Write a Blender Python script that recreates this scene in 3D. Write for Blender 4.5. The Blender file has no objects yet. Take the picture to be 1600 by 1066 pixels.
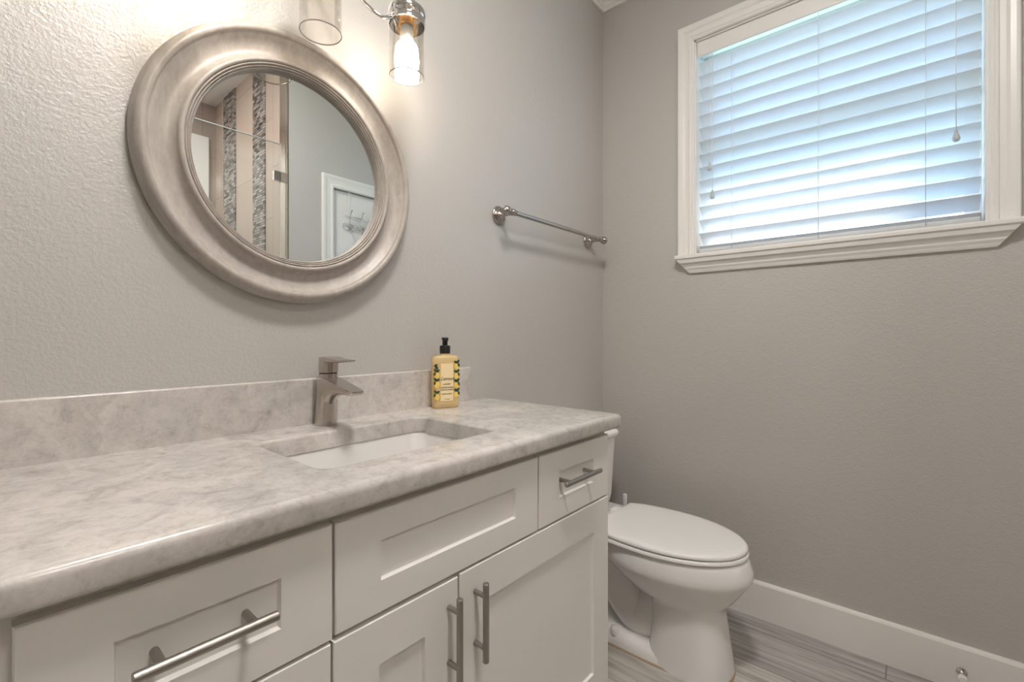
import bpy, bmesh, math, random
from mathutils import Vector, Matrix
random.seed(7)
PI = math.pi
sc = bpy.context.scene
C = sc.collection

# ------------------------------------------------------------------ camera
YAW = math.radians(40.8)
cam_d = bpy.data.cameras.new('camera')
cam_d.sensor_width = 36.0
cam_d.lens = 36.0 * 723.0 / 1600.0
cam_d.shift_y = -9.0 / 1600.0
cam_d.clip_start = 0.02
cam = bpy.data.objects.new('camera', cam_d)
C.objects.link(cam)
cam.location = (-1.982, -1.130, 1.090)
cam.rotation_euler = (PI / 2, 0, YAW - PI / 2)
sc.camera = cam

# ------------------------------------------------------------------ world, sun, exposure
W = bpy.data.worlds.new('sky')
sc.world = W
W.use_nodes = True
bg = W.node_tree.nodes['Background']
bg.inputs['Color'].default_value = (0.44, 0.67, 1.0, 1)
bg.inputs['Strength'].default_value = 3.7

sun_d = bpy.data.lights.new('sun', 'SUN')
sun_d.energy = 8.0
sun_d.angle = math.radians(4)
sun_d.color = (1.0, 0.97, 0.92)
sun = bpy.data.objects.new('sun', sun_d)
C.objects.link(sun)
SUN_DIR = Vector((-0.60, 0.24, -0.77)).normalized()      # direction the light travels
sun.rotation_euler = SUN_DIR.to_track_quat('-Z', 'Y').to_euler()

sc.view_settings.view_transform = 'Standard'
sc.view_settings.look = 'None'
sc.view_settings.gamma = 1.0
sc.view_settings.use_curve_mapping = False
sc.view_settings.exposure = 1.40
sc.cycles.use_denoising = True
sc.cycles.max_bounces = 14
sc.cycles.diffuse_bounces = 7
sc.cycles.glossy_bounces = 6
sc.cycles.transmission_bounces = 8
sc.cycles.transparent_max_bounces = 16
sc.cycles.caustics_reflective = False
sc.cycles.caustics_refractive = False
sc.cycles.sample_clamp_indirect = 6.0

BULB_STRENGTH = 13.5
CEILING_FILL_STRENGTH = 38.0
SHOWER_FILL_STRENGTH = 38.0

# ------------------------------------------------------------------ dimensions
XL, XR = -3.10, 0.0        # left wall, window wall
YB, YF = 0.0, -1.60        # vanity wall, wall opposite
ZC = 2.79
SHX0, SHX1, SHY = -2.40, -0.815, -2.82      # shower alcove

# ------------------------------------------------------------------ materials
def mat(name, col, rough=0.5, metal=0.0, spec=0.5, **kw):
    m = bpy.data.materials.new(name)
    m.use_nodes = True
    b = m.node_tree.nodes['Principled BSDF']
    b.inputs['Base Color'].default_value = (*col, 1)
    b.inputs['Roughness'].default_value = rough
    b.inputs['Metallic'].default_value = metal
    b.inputs['Specular IOR Level'].default_value = spec
    for k, v in kw.items():
        b.inputs[k].default_value = v
    return m

def nodes(m):
    return m.node_tree.nodes, m.node_tree.links, m.node_tree.nodes['Principled BSDF']

def tex_coord(m, scale=(1, 1, 1), rot=(0, 0, 0), loc=(0, 0, 0)):
    n, l, b = nodes(m)
    tc = n.new('ShaderNodeTexCoord')
    mp = n.new('ShaderNodeMapping')
    mp.inputs['Scale'].default_value = scale
    mp.inputs['Rotation'].default_value = rot
    mp.inputs['Location'].default_value = loc
    l.new(tc.outputs['Object'], mp.inputs['Vector'])
    return mp.outputs['Vector']

def noise(m, vec, scale, detail=3, rough=0.5, dist=0.0):
    n, l, b = nodes(m)
    t = n.new('ShaderNodeTexNoise')
    t.inputs['Scale'].default_value = scale
    t.inputs['Detail'].default_value = detail
    t.inputs['Roughness'].default_value = rough
    t.inputs['Distortion'].default_value = dist
    l.new(vec, t.inputs['Vector'])
    return t.outputs['Fac']

def ramp(m, fac, stops):
    n, l, b = nodes(m)
    r = n.new('ShaderNodeValToRGB')
    els = r.color_ramp.elements
    while len(els) > 1:
        els.remove(els[-1])
    els[0].position = stops[0][0]
    els[0].color = (*stops[0][1], 1)
    for p, c in stops[1:]:
        e = els.new(p)
        e.color = (*c, 1)
    l.new(fac, r.inputs['Fac'])
    return r.outputs['Color']

def mixc(m, fac, a, b_, blend='MIX'):
    n, l, b = nodes(m)
    x = n.new('ShaderNodeMix')
    x.data_type = 'RGBA'
    x.blend_type = blend
    for sock, v in ((x.inputs[0], fac), (x.inputs[6], a), (x.inputs[7], b_)):
        if hasattr(v, 'is_output'):
            l.new(v, sock)
        elif isinstance(v, (int, float)):
            sock.default_value = v
        else:
            sock.default_value = (*v, 1)
    return x.outputs[2]

def bump(m, height, strength=0.3, dist=0.002):
    n, l, b = nodes(m)
    bp = n.new('ShaderNodeBump')
    bp.inputs['Strength'].default_value = strength
    bp.inputs['Distance'].default_value = dist
    l.new(height, bp.inputs['Height'])
    l.new(bp.outputs['Normal'], b.inputs['Normal'])

def base_color(m, col):
    n, l, b = nodes(m)
    l.new(col, b.inputs['Base Color'])

def thin_glass(name, tint=(1, 1, 1), refl=0.06, edge=0.30):
    m = bpy.data.materials.new(name)
    m.use_nodes = True
    n, l = m.node_tree.nodes, m.node_tree.links
    n.remove(n['Principled BSDF'])
    out = n['Material Output']
    tr = n.new('ShaderNodeBsdfTransparent')
    tr.inputs['Color'].default_value = (*tint, 1)
    gl = n.new('ShaderNodeBsdfGlossy')
    gl.inputs['Roughness'].default_value = 0.02
    lw = n.new('ShaderNodeLayerWeight')
    lw.inputs['Blend'].default_value = 0.22
    mr = n.new('ShaderNodeMapRange')
    mr.inputs['To Min'].default_value = refl * 0.5
    mr.inputs['To Max'].default_value = edge
    l.new(lw.outputs['Fresnel'], mr.inputs['Value'])
    mx = n.new('ShaderNodeMixShader')
    l.new(mr.outputs['Result'], mx.inputs['Fac'])
    l.new(tr.outputs['BSDF'], mx.inputs[1])
    l.new(gl.outputs['BSDF'], mx.inputs[2])
    l.new(mx.outputs['Shader'], out.inputs['Surface'])
    return m

def emit(name, col, strength):
    m = bpy.data.materials.new(name)
    m.use_nodes = True
    n, l = m.node_tree.nodes, m.node_tree.links
    n.remove(n['Principled BSDF'])
    e = n.new('ShaderNodeEmission')
    e.inputs['Color'].default_value = (*col, 1)
    e.inputs['Strength'].default_value = strength
    l.new(e.outputs['Emission'], n['Material Output'].inputs['Surface'])
    return m

# wall paint with orange-peel texture
M_wall = mat('wall_paint', (0.49, 0.475, 0.45), 0.34, spec=1.0)
v = tex_coord(M_wall)
h1 = noise(M_wall, v, 150, 3, 0.55)
h2 = noise(M_wall, v, 60, 2, 0.5)
bump(M_wall, mixc(M_wall, 0.4, h1, h2), 0.55, 0.004)

M_ceil = mat('ceiling_paint', (0.80, 0.79, 0.77), 0.7)
M_trim = mat('trim_paint', (0.80, 0.785, 0.76), 0.32)
M_cab = mat('cabinet_paint', (0.80, 0.78, 0.75), 0.36)
M_gap = mat('cabinet_recess', (0.50, 0.48, 0.45), 0.6)

# floor: pale grey wood-look planks running along Y
M_floor = mat('wood_look_plank_tile', (0.5, 0.48, 0.45), 0.38)
n_, l_, b_ = nodes(M_floor)
tcf = n_.new('ShaderNodeTexCoord')
mpf = n_.new('ShaderNodeMapping')
mpf.inputs['Rotation'].default_value = (0, 0, PI / 2)
mpf.inputs['Location'].default_value = (0.888, 0.099, 0)
l_.new(tcf.outputs['Object'], mpf.inputs['Vector'])
bk = n_.new('ShaderNodeTexBrick')
bk.inputs['Scale'].default_value = 1.0
bk.inputs['Brick Width'].default_value = 1.2
bk.inputs['Row Height'].default_value = 0.2
bk.inputs['Mortar Size'].default_value = 0.0022
bk.inputs['Mortar Smooth'].default_value = 0.1
bk.inputs['Color1'].default_value = (0.30, 0.30, 0.30, 1)
bk.inputs['Color2'].default_value = (0.85, 0.85, 0.85, 1)
bk.inputs['Mortar'].default_value = (0, 0, 0, 1)
bk.offset = 0.37
l_.new(mpf.outputs['Vector'], bk.inputs['Vector'])
vg = tex_coord(M_floor, (26, 1.6, 1))
g1 = noise(M_floor, vg, 1.0, 6, 0.62, 0.6)
vg2 = tex_coord(M_floor, (70, 4.5, 1), loc=(3, 1, 0))
g2 = noise(M_floor, vg2, 1.0, 5, 0.6, 0.4)
grain = ramp(M_floor, g1, [(0.28, (0.20, 0.185, 0.175)), (0.42, (0.40, 0.375, 0.35)), (0.55, (0.53, 0.505, 0.475)), (0.72, (0.64, 0.615, 0.58))])
fine = ramp(M_floor, g2, [(0.33, (0.62, 0.61, 0.60)), (0.5, (1, 1, 1))])
c1 = mixc(M_floor, 0.8, grain, fine, 'MULTIPLY')
plank_tone = ramp(M_floor, bk.outputs['Color'], [(0.3, (0.82, 0.83, 0.85)), (0.85, (1.06, 1.05, 1.03))])
c2 = mixc(M_floor, 1.0, c1, plank_tone, 'MULTIPLY')
base_color(M_floor, mixc(M_floor, bk.outputs['Fac'], c2, (0.20, 0.18, 0.165)))

# marble / quartzite
def make_marble(name, scale=1.0, grey=1.0):
    m = mat(name, (0.7, 0.68, 0.65), 0.22, spec=0.5)
    v = tex_coord(m)
    a = noise(m, v, 14 * scale, 6, 0.65, 1.2)
    b = noise(m, v, 55 * scale, 5, 0.7, 0.5)
    c = noise(m, v, 3.2 * scale, 4, 0.6, 1.0)
    vv = tex_coord(m, (1, 1, 1))
    n, l, bs = nodes(m)
    vo = n.new('ShaderNodeTexVoronoi')
    vo.feature = 'DISTANCE_TO_EDGE'
    vo.inputs['Scale'].default_value = 60 * scale
    wv = n.new('ShaderNodeTexNoise')
    wv.inputs['Scale'].default_value = 30 * scale
    wv.inputs['Detail'].default_value = 3
    l.new(vv, wv.inputs['Vector'])
    mv = n.new('ShaderNodeVectorMath')
    mv.operation = 'MULTIPLY_ADD'
    mv.inputs[1].default_value = (.04, .04, .04)
    l.new(wv.outputs['Color'], mv.inputs[0])
    l.new(vv, mv.inputs[2])
    vv = mv.outputs['Vector']
    l.new(vv, vo.inputs['Vector'])
    ca = ramp(m, a, [(0.28, (0.40, 0.38, 0.36)), (0.42, (0.53, 0.505, 0.48)), (0.60, (0.61, 0.585, 0.56))])
    cb = ramp(m, b, [(0.32, (0.80, 0.785, 0.77)), (0.50, (1, 1, 1))])
    cc = ramp(m, c, [(0.36, (0.84, 0.84, 0.84)), (0.58, (1.03, 1.02, 1.01))])
    cv = ramp(m, vo.outputs['Distance'], [(0.0, (1.05, 1.05, 1.05)), (0.12, (0.95, 0.945, 0.94))])
    x = mixc(m, 0.75 * grey, ca, cb, 'MULTIPLY')
    x = mixc(m, 1.0 * grey, x, cc, 'MULTIPLY')
    x = mixc(m, 0.45, x, cv, 'MULTIPLY')
    d = noise(m, v, 120 * scale, 3, 0.6)
    x = mixc(m, 0.5, x, ramp(m, d, [(0.30, (0.78, 0.77, 0.76)), (0.42, (1, 1, 1))]), 'MULTIPLY')
    base_color(m, x)
    return m
M_marble = make_marble('pale_marble', 1.0)

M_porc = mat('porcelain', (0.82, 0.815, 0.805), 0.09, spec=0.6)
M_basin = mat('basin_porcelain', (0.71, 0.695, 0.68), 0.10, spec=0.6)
M_plastic = mat('white_plastic', (0.80, 0.80, 0.79), 0.25)
M_caulk = mat('tan_caulk', (0.42, 0.32, 0.23), 0.6)
M_nickel = mat('brushed_nickel', (0.54, 0.495, 0.445), 0.22, 1.0)
vn = tex_coord(M_nickel, (30, 30, 900))
bump(M_nickel, noise(M_nickel, vn, 1.0, 2), 0.05, 0.0005)
M_pull = mat('satin_nickel_pull', (0.38, 0.355, 0.33), 0.42, 1.0)
M_chrome = mat('polished_chrome', (0.72, 0.70, 0.68), 0.08, 1.0)
M_bar = mat('satin_nickel_bar', (0.44, 0.42, 0.40), 0.22, 1.0)
M_brass = mat('brass_socket', (0.80, 0.60, 0.34), 0.3, 1.0)
M_black = mat('black_plastic', (0.012, 0.012, 0.012), 0.3)
M_rubber = mat('dark_ring', (0.03, 0.03, 0.03), 0.5)
M_mirror = mat('mirror_silver', (0.90, 0.94, 0.94), 0.0, 1.0)

# weathered mirror frame
M_frame = mat('weathered_taupe_paint', (0.42, 0.36, 0.30), 0.38)
vf = tex_coord(M_frame)
f1 = noise(M_frame, tex_coord(M_frame, (55, 55, 22)), 1.0, 6, 0.72)
f2 = noise(M_frame, vf, 22, 5, 0.7)
fc = ramp(M_frame, f1, [(0.30, (0.34, 0.305, 0.275)), (0.55, (0.42, 0.385, 0.35)), (0.75, (0.48, 0.445, 0.405))])
fw = ramp(M_frame, f2, [(0.62, (0, 0, 0)), (0.72, (1, 1, 1))])
base_color(M_frame, mixc(M_frame, mixc(M_frame, 1.0, fw, (0.35, 0.35, 0.35), 'MULTIPLY'), fc, (0.60, 0.54, 0.47)))
bump(M_frame, f2, 0.12, 0.001)

M_shade = thin_glass('clear_shade_glass', (0.985, 0.975, 0.96))
M_pane = thin_glass('window_glass', (0.97, 0.99, 0.98))
M_shglass = thin_glass('shower_glass', (0.965, 0.98, 0.975), 0.08)
M_edge = mat('glass_edge', (0.55, 0.60, 0.58), 0.15)
M_rim = mat('shade_rim_glass', (0.30, 0.27, 0.24), 0.1)
M_bulb = emit('lit_bulb', (1.0, 0.87, 0.72), BULB_STRENGTH)
M_bulb_off = mat('frosted_bulb', (0.85, 0.84, 0.82), 0.3)
M_fill = emit('ceiling_fill_diffuser', (1.0, 0.95, 0.90), CEILING_FILL_STRENGTH)

# blind slats: white vinyl that lets a little daylight through
def translucent(name, col, amount):
    m = bpy.data.materials.new(name)
    m.use_nodes = True
    n, l = m.node_tree.nodes, m.node_tree.links
    b = n['Principled BSDF']
    b.inputs['Base Color'].default_value = (*col, 1)
    b.inputs['Roughness'].default_value = 0.45
    t = n.new('ShaderNodeBsdfTranslucent')
    t.inputs['Color'].default_value = (*col, 1)
    mx = n.new('ShaderNodeMixShader')
    mx.inputs['Fac'].default_value = amount
    l.new(b.outputs['BSDF'], mx.inputs[1])
    l.new(t.outputs['BSDF'], mx.inputs[2])
    l.new(mx.outputs['Shader'], n['Material Output'].inputs['Surface'])
    return m
M_slat = translucent('white_vinyl_slat', (0.85, 0.87, 0.89), 0.21)
M_cord = mat('white_cord', (0.78, 0.80, 0.82), 0.6)
M_tassel = mat('grey_tassel', (0.50, 0.53, 0.56), 0.35)

# shower tile: tall beige tiles, and dark mosaic
M_tile = mat('beige_tile', (0.46, 0.37, 0.32), 0.15)
def brick(m, vec, w, h, mort, c1, c2, cm, off=0.5):
    n, l, b = nodes(m)
    t = n.new('ShaderNodeTexBrick')
    t.inputs['Scale'].default_value = 1
    t.inputs['Brick Width'].default_value = w
    t.inputs['Row Height'].default_value = h
    t.inputs['Mortar Size'].default_value = mort
    t.inputs['Color1'].default_value = (*c1, 1)
    t.inputs['Color2'].default_value = (*c2, 1)
    t.inputs['Mortar'].default_value = (*cm, 1)
    t.offset = off
    l.new(vec, t.inputs['Vector'])
    return t
def swizzle(m, order, scale=(1, 1, 1)):
    n, l, b = nodes(m)
    tc = n.new('ShaderNodeTexCoord')
    s = n.new('ShaderNodeSeparateXYZ')
    c = n.new('ShaderNodeCombineXYZ')
    l.new(tc.outputs['Object'], s.inputs[0])
    for i, o in enumerate(order):
        l.new(s.outputs[o], c.inputs[i])
    return c.outputs[0]
tb = brick(M_tile, swizzle(M_tile, (2, 1, 0)), 0.60, 0.30, 0.0025, (0.45, 0.365, 0.315), (0.49, 0.40, 0.345), (0.34, 0.28, 0.25))
base_color(M_tile, tb.outputs['Color'])
M_tile_back = mat('beige_tile_back', (0.46, 0.37, 0.32), 0.15)
tb2 = brick(M_tile_back, swizzle(M_tile_back, (2, 0, 1)), 0.60, 0.30, 0.0025, (0.40, 0.33, 0.29), (0.43, 0.355, 0.31), (0.31, 0.26, 0.23))
base_color(M_tile_back, tb2.outputs['Color'])
M_mosaic = mat('glass_mosaic', (0.3, 0.27, 0.26), 0.12)
tm = brick(M_mosaic, swizzle(M_mosaic, (1, 2, 0)), 0.045, 0.016, 0.0015, (0.055, 0.045, 0.045), (0.42, 0.38, 0.36), (0.07, 0.06, 0.055), 0.37)
base_color(M_mosaic, tm.outputs['Color'])

M_lemon = mat('lemon_print', (0.80, 0.60, 0.13), 0.4)
M_leaf = mat('leaf_print', (0.03, 0.06, 0.03), 0.4)
M_label = mat('cream_label', (0.86, 0.70, 0.42), 0.4)
M_border = mat('label_border', (0.70, 0.38, 0.12), 0.4)
M_ink = mat('black_ink', (0.02, 0.02, 0.02), 0.4)
M_soap = mat('amber_liquid_soap', (0.92, 0.74, 0.42), 0.08)
n_, l_, b_ = nodes(M_soap)
tr_ = n_.new('ShaderNodeBsdfTransparent')
tr_.inputs['Color'].default_value = (1.0, 0.90, 0.66, 1)
mx_ = n_.new('ShaderNodeMixShader')
mx_.inputs['Fac'].default_value = 0.48
l_.new(b_.outputs['BSDF'], mx_.inputs[1])
l_.new(tr_.outputs['BSDF'], mx_.inputs[2])
l_.new(mx_.outputs['Shader'], n_['Material Output'].inputs['Surface'])
M_clear = thin_glass('clear_bottle_plastic', (0.98, 0.95, 0.88))

# ------------------------------------------------------------------ mesh helpers
def obj(name, bm, m, parent=None, smooth=False, bevel=0.0, segs=2, auto=None):
    me = bpy.data.meshes.new(name)
    bmesh.ops.recalc_face_normals(bm, faces=bm.faces[:])
    bm.to_mesh(me)
    bm.free()
    o = bpy.data.objects.new(name, me)
    C.objects.link(o)
    if m:
        me.materials.append(m)
    if smooth:
        for p in me.polygons:
            p.use_smooth = True
        if auto is not None:
            me.set_sharp_from_angle(angle=math.radians(auto))
    if bevel > 0:
        md = o.modifiers.new('bevel', 'BEVEL')
        md.width = bevel
        md.segments = segs
        md.limit_method = 'ANGLE'
        md.angle_limit = math.radians(40)
        md.harden_normals = False
        for p in me.polygons:
            p.use_smooth = True
        wn = o.modifiers.new('wn', 'WEIGHTED_NORMAL')
        wn.keep_sharp = True
    if parent is not None:
        o.parent = parent
        o.matrix_parent_inverse = Matrix.Translation(parent.location).inverted() if parent.rotation_euler[2] == 0 else parent.matrix_basis.inverted()
    return o

def empty(name, loc):
    o = bpy.data.objects.new(name, None)
    o.empty_display_size = 0.05
    C.objects.link(o)
    o.location = loc
    return o

def tag(o, label, cat, group=None):
    o['label'] = label
    o['category'] = cat
    if group:
        o['group'] = group
    return o

def thing(name, label, cat, loc, group=None):
    return tag(empty(name, loc), label, cat, group)

def struct(name, bm, m, **kw):
    o = obj(name, bm, m, **kw)
    o['kind'] = 'structure'
    return o

def box(bm, a, b):
    x0, y0, z0 = (min(a[i], b[i]) for i in range(3))
    x1, y1, z1 = (max(a[i], b[i]) for i in range(3))
    vs = [bm.verts.new(p) for p in ((x0, y0, z0), (x1, y0, z0), (x1, y1, z0), (x0, y1, z0),
                                    (x0, y0, z1), (x1, y0, z1), (x1, y1, z1), (x0, y1, z1))]
    for f in ((0, 3, 2, 1), (4, 5, 6, 7), (0, 1, 5, 4), (1, 2, 6, 5), (2, 3, 7, 6), (3, 0, 4, 7)):
        bm.faces.new([vs[i] for i in f])
    return vs

def boxes(*bs):
    bm = bmesh.new()
    for a, b in bs:
        box(bm, a, b)
    return bm

def loft(bm, rings, cap0=True, cap1=True, closed=True, loop=False):
    vr = [[bm.verts.new(p) for p in r] for r in rings]
    n = len(vr[0])
    pairs = list(zip(vr[:-1], vr[1:]))
    if loop:
        pairs.append((vr[-1], vr[0]))
    for a, b in pairs:
        for i in range(n if closed else n - 1):
            j = (i + 1) % n
            bm.faces.new((a[i], a[j], b[j], b[i]))
    if cap0 and not loop:
        bm.faces.new(vr[0][::-1])
    if cap1 and not loop:
        bm.faces.new(vr[-1])
    return vr

def frame_from(d):
    d = Vector(d).normalized()
    u = Vector((0, 0, 1)) if abs(d.z) < 0.9 else Vector((1, 0, 0))
    a = d.cross(u).normalized()
    return a, d.cross(a).normalized(), d

def lathe(bm, prof, origin, axis=(0, 0, 1), n=48, cap0=True, cap1=True, loop=False):
    """prof: (radius, distance along axis)."""
    a, b, d = frame_from(axis)
    o = Vector(origin)
    rings = []
    for r, h in prof:
        r = max(r, 1e-5)
        rings.append([o + d * h + a * (r * math.cos(2 * PI * i / n)) + b * (r * math.sin(2 * PI * i / n)) for i in range(n)])
    return loft(bm, rings, cap0, cap1, loop=loop)

def tube(bm, pts, r, n=16, cap=True):
    pts = [Vector(p) for p in pts]
    rs = r if isinstance(r, (list, tuple)) else [r] * len(pts)
    rings = []
    prev = None
    for i, p in enumerate(pts):
        t = (pts[min(i + 1, len(pts) - 1)] - pts[max(i - 1, 0)]).normalized()
        if prev is None:
            a, b, _ = frame_from(t)
        else:
            a = (prev - t * prev.dot(t)).normalized()
            b = t.cross(a)
        prev = a
        rings.append([p + a * (rs[i] * math.cos(2 * PI * k / n)) + b * (rs[i] * math.sin(2 * PI * k / n)) for k in range(n)])
    loft(bm, rings, cap, cap)

def bez(ctrl, n=20):
    """Catmull-Rom through the control points."""
    P = [Vector(c) for c in ctrl]
    P = [P[0] * 2 - P[1]] + P + [P[-1] * 2 - P[-2]]
    out = []
    for i in range(1, len(P) - 2):
        for k in range(n):
            t = k / n
            p0, p1, p2, p3 = P[i - 1:i + 3]
            out.append(0.5 * ((2 * p1) + (-p0 + p2) * t + (2 * p0 - 5 * p1 + 4 * p2 - p3) * t * t + (-p0 + 3 * p1 - 3 * p2 + p3) * t ** 3))
    out.append(P[-2])
    return out

def rrect(cx, cy, hw, hd, r, n=8):
    pts = []
    for (sx, sy, a0) in ((1, 1, 0), (-1, 1, PI / 2), (-1, -1, PI), (1, -1, 3 * PI / 2)):
        for k in range(n + 1):
            a = a0 + (PI / 2) * k / n
            pts.append((cx + sx * (hw - r) + r * math.cos(a), cy + sy * (hd - r) + r * math.sin(a)))
    return pts

def sweep_profile(bm, prof, start, end, out, up=Vector((0, 0, 1)), mit0=0.0, mit1=0.0):
    """Extrude a (projection, height) profile from start to end; mit* lengthen (+) or shorten (-) the ends per unit projection."""
    s, e = Vector(start), Vector(end)
    d = (e - s).normalized()
    out = Vector(out)
    r0 = [s + out * p + up * h - d * (mit0 * p) for p, h in prof]
    r1 = [e + out * p + up * h + d * (mit1 * p) for p, h in prof]
    loft(bm, [r0, r1])

# ------------------------------------------------------------------ room shell
struct('floor', boxes(((XL - .1, SHY - .1, -.1), (XR + .15, YB + .1, 0))), M_floor)
struct('ceiling', boxes(((XL - .1, SHY - .1, ZC), (XR + .15, YB + .1, ZC + .1))), M_ceil)
struct('wall_back', boxes(((XL - .1, YB, 0), (XR + .14, YB + .1, ZC))), M_wall)
struct('wall_left', boxes(((XL - .1, SHY - .1, 0), (XL, YB, ZC))), M_wall)
WY0, WY1, WZ0, WZ1 = -1.304, -0.438, 1.428, 2.331     # window opening
struct('wall_right', boxes(
    ((XR, WY1, 0), (XR + .14, YB, ZC)),
    ((XR, SHY - .1, 0), (XR + .14, WY0, ZC)),
    ((XR, WY0, 0), (XR + .14, WY1, WZ0)),
    ((XR, WY0, WZ1), (XR + .14, WY1, ZC))), M_wall)
DX0, DX1, DZ = -0.540, -0.080, 2.000                    # closet door opening in the wall opposite
struct('wall_front', boxes(
    ((SHX1, YF - .1, 0), (DX0, YF, ZC)),
    ((DX0, YF - .1, DZ), (DX1, YF, ZC)),
    ((DX1, YF - .1, 0), (XR, YF, ZC)),
    ((XL, YF - .1, 0), (SHX0, YF, ZC))), M_wall)
# shower alcove
struct('wall_shower_right', boxes(((SHX1, SHY, 0), (SHX1 + .08, YF - .1, ZC))), M_tile)
struct('wall_shower_left', boxes(((SHX0 - .08, SHY, 0), (SHX0, YF - .1, ZC))), M_tile)
struct('wall_shower_back', boxes(((XL, SHY - .1, 0), (XR, SHY, ZC))), M_tile_back)
struct('trim_mosaic_1', boxes(((SHX1 - .006, -2.10, 0), (SHX1, -1.912, ZC))), M_mosaic)
struct('trim_mosaic_2', boxes(((SHX1 - .006, -2.636, 0), (SHX1, -2.411, ZC))), M_mosaic)
struct('trim_shower_edge', boxes(((SHX1 - .004, YF - .1, 0), (SHX1 + .004, YF + .002, ZC))), M_nickel)
w2 = empty('window_2', (-1.16, SHY, 1.6))
w2['kind'] = 'structure'
obj('frosted_panel', boxes(((-1.46, SHY, 1.5), (-0.865, SHY + .02, 2.54))), mat('frosted_white', (0.85, 0.85, 0.83), 0.5), w2)

# baseboards (with a small eased top) and crown moulding
BP = [(0, 0), (.015, 0), (.015, .131), (.012, .137), (.007, .140), (0, .140)]
bm = bmesh.new()
sweep_profile(bm, BP, (XR, YB, 0), (XR, YF, 0), (-1, 0, 0), mit0=-1, mit1=-1)
struct('baseboard_right', bm, M_trim)
bm = bmesh.new()
sweep_profile(bm, BP, (-0.83, YB, 0), (XR, YB, 0), (0, -1, 0), mit1=-1)
sweep_profile(bm, BP, (XL, YB, 0), (-2.03, YB, 0), (0, -1, 0))
struct('baseboard_back', bm, M_trim)
bm = bmesh.new()
sweep_profile(bm, BP, (SHX1, YF, 0), (DX0 - .075, YF, 0), (0, 1, 0))
sweep_profile(bm, BP, (XL, YF, 0), (SHX0, YF, 0), (0, 1, 0))
struct('baseboard_front', bm, M_trim)

CPf = [(0, 2.646), (.010, 2.646), (.012, 2.655), (.020, 2.664), (.022, 2.672), (.034, 2.684), (.052, 2.708), (.066, 2.734),
       (.072, 2.752), (.080, 2.754), (.082, 2.766), (.096, 2.770), (.100, 2.790), (0, 2.790)]
bm = bmesh.new(); sweep_profile(bm, CPf, (XL, YB, 0), (XR, YB, 0), (0, -1, 0), mit1=-1, mit0=-1)
struct('trim_crown_back', bm, M_trim)
bm = bmesh.new(); sweep_profile(bm, CPf, (XR, YB, 0), (XR, YF, 0), (-1, 0, 0), mit0=-1, mit1=-1)
struct('trim_crown_right', bm, M_trim)
bm = bmesh.new(); sweep_profile(bm, CPf, (SHX1, YF, 0), (XR, YF, 0), (0, 1, 0), mit1=-1)
struct('trim_crown_front', bm, M_trim)

# ------------------------------------------------------------------ window
win = empty('window_1', (XR, -0.871, WZ0))
win['kind'] = 'structure'
YC = -0.871
def casing_piece(profile, inner0, inner1, out_dir, up_dir):
    """picture-frame casing run with mitred ends; profile (width outward, thickness)."""
    bm = bmesh.new()
    s, e = Vector(inner0), Vector(inner1)
    d = (e - s).normalized()
    o, u = Vector(out_dir), Vector(up_dir)
    return bm, s, e, d, o, u
CAS = [(0, 0), (0, .010), (.004, .014), (.010, .014), (.014, .017), (.020, .017), (.023, .013), (.036, .014), (.044, .019), (.056, .021), (.063, .021), (.066, .018), (.066, 0)]
bm = bmesh.new()
# left jamb casing (towards y = 0), right, head
def cas(bm, s, e, w_dir, m0, m1):
    s, e, w = Vector(s), Vector(e), Vector(w_dir)
    d = (e - s).normalized()
    t = Vector((-1, 0, 0))
    r0 = [s + w * a + t * b - d * (a * m0) for a, b in CAS]
    r1 = [e + w * a + t * b + d * (a * m1) for a, b in CAS]
    loft(bm, [r0, r1])
cas(bm, (XR, WY1, WZ0), (XR, WY1, WZ1), (0, 1, 0), 0, 1)
cas(bm, (XR, WY0, WZ0), (XR, WY0, WZ1), (0, -1, 0), 0, 1)
cas(bm, (XR, WY0, WZ1), (XR, WY1, WZ1), (0, 0, 1), 1, 1)
obj('casing', bm, M_trim, win)
obj('stool', boxes(((-.045, YC - .505, 1.410), (.10, YC + .505, 1.428))), M_trim, win, bevel=.004)
APR = [(0, 1.352), (.010, 1.352), (.013, 1.358), (.015, 1.364), (.020, 1.372), (.021, 1.378), (.030, 1.390), (.036, 1.394), (.038, 1.402), (.040, 1.410), (0, 1.410)]
bm = bmesh.new()
# mitred apron: wider at the top
r0 = [(XR - p, YC + .452 + (z - 1.352) * 0.80, z) for p, z in APR]
r1 = [(XR - p, YC - .452 - (z - 1.352) * 0.80, z) for p, z in APR]
loft(bm, [r0, r1])
obj('apron', bm, M_trim, win)
obj('jamb', boxes(((.0, WY1 - .006, WZ0), (.14, WY1, WZ1)), ((.0, WY0, WZ0), (.14, WY0 + .006, WZ1)), ((.0, WY0, WZ1 - .006), (.14, WY1, WZ1)), ((.1, WY0, WZ0), (.14, WY1, WZ0 + .012))), M_trim, win)
fr = obj('sash', boxes(
    ((.10, WY0 + .006, WZ0 + .012), (.13, WY0 + .045, WZ1 - .006)), ((.10, WY1 - .045, WZ0 + .012), (.13, WY1 - .006, WZ1 - .006)),
    ((.10, WY0 + .045, WZ0 + .012), (.13, WY1 - .045, WZ0 + .05)), ((.10, WY0 + .045, WZ1 - .045), (.13, WY1 - .045, WZ1 - .006)),
    ((.105, WY0 + .045, 1.86), (.128, WY1 - .045, 1.895))), M_trim, win, bevel=.002)
obj('glass_pane', boxes(((.114, WY0 + .045, WZ0 + .05), (.118, WY1 - .045, WZ1 - .045))), M_pane, win)

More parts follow.
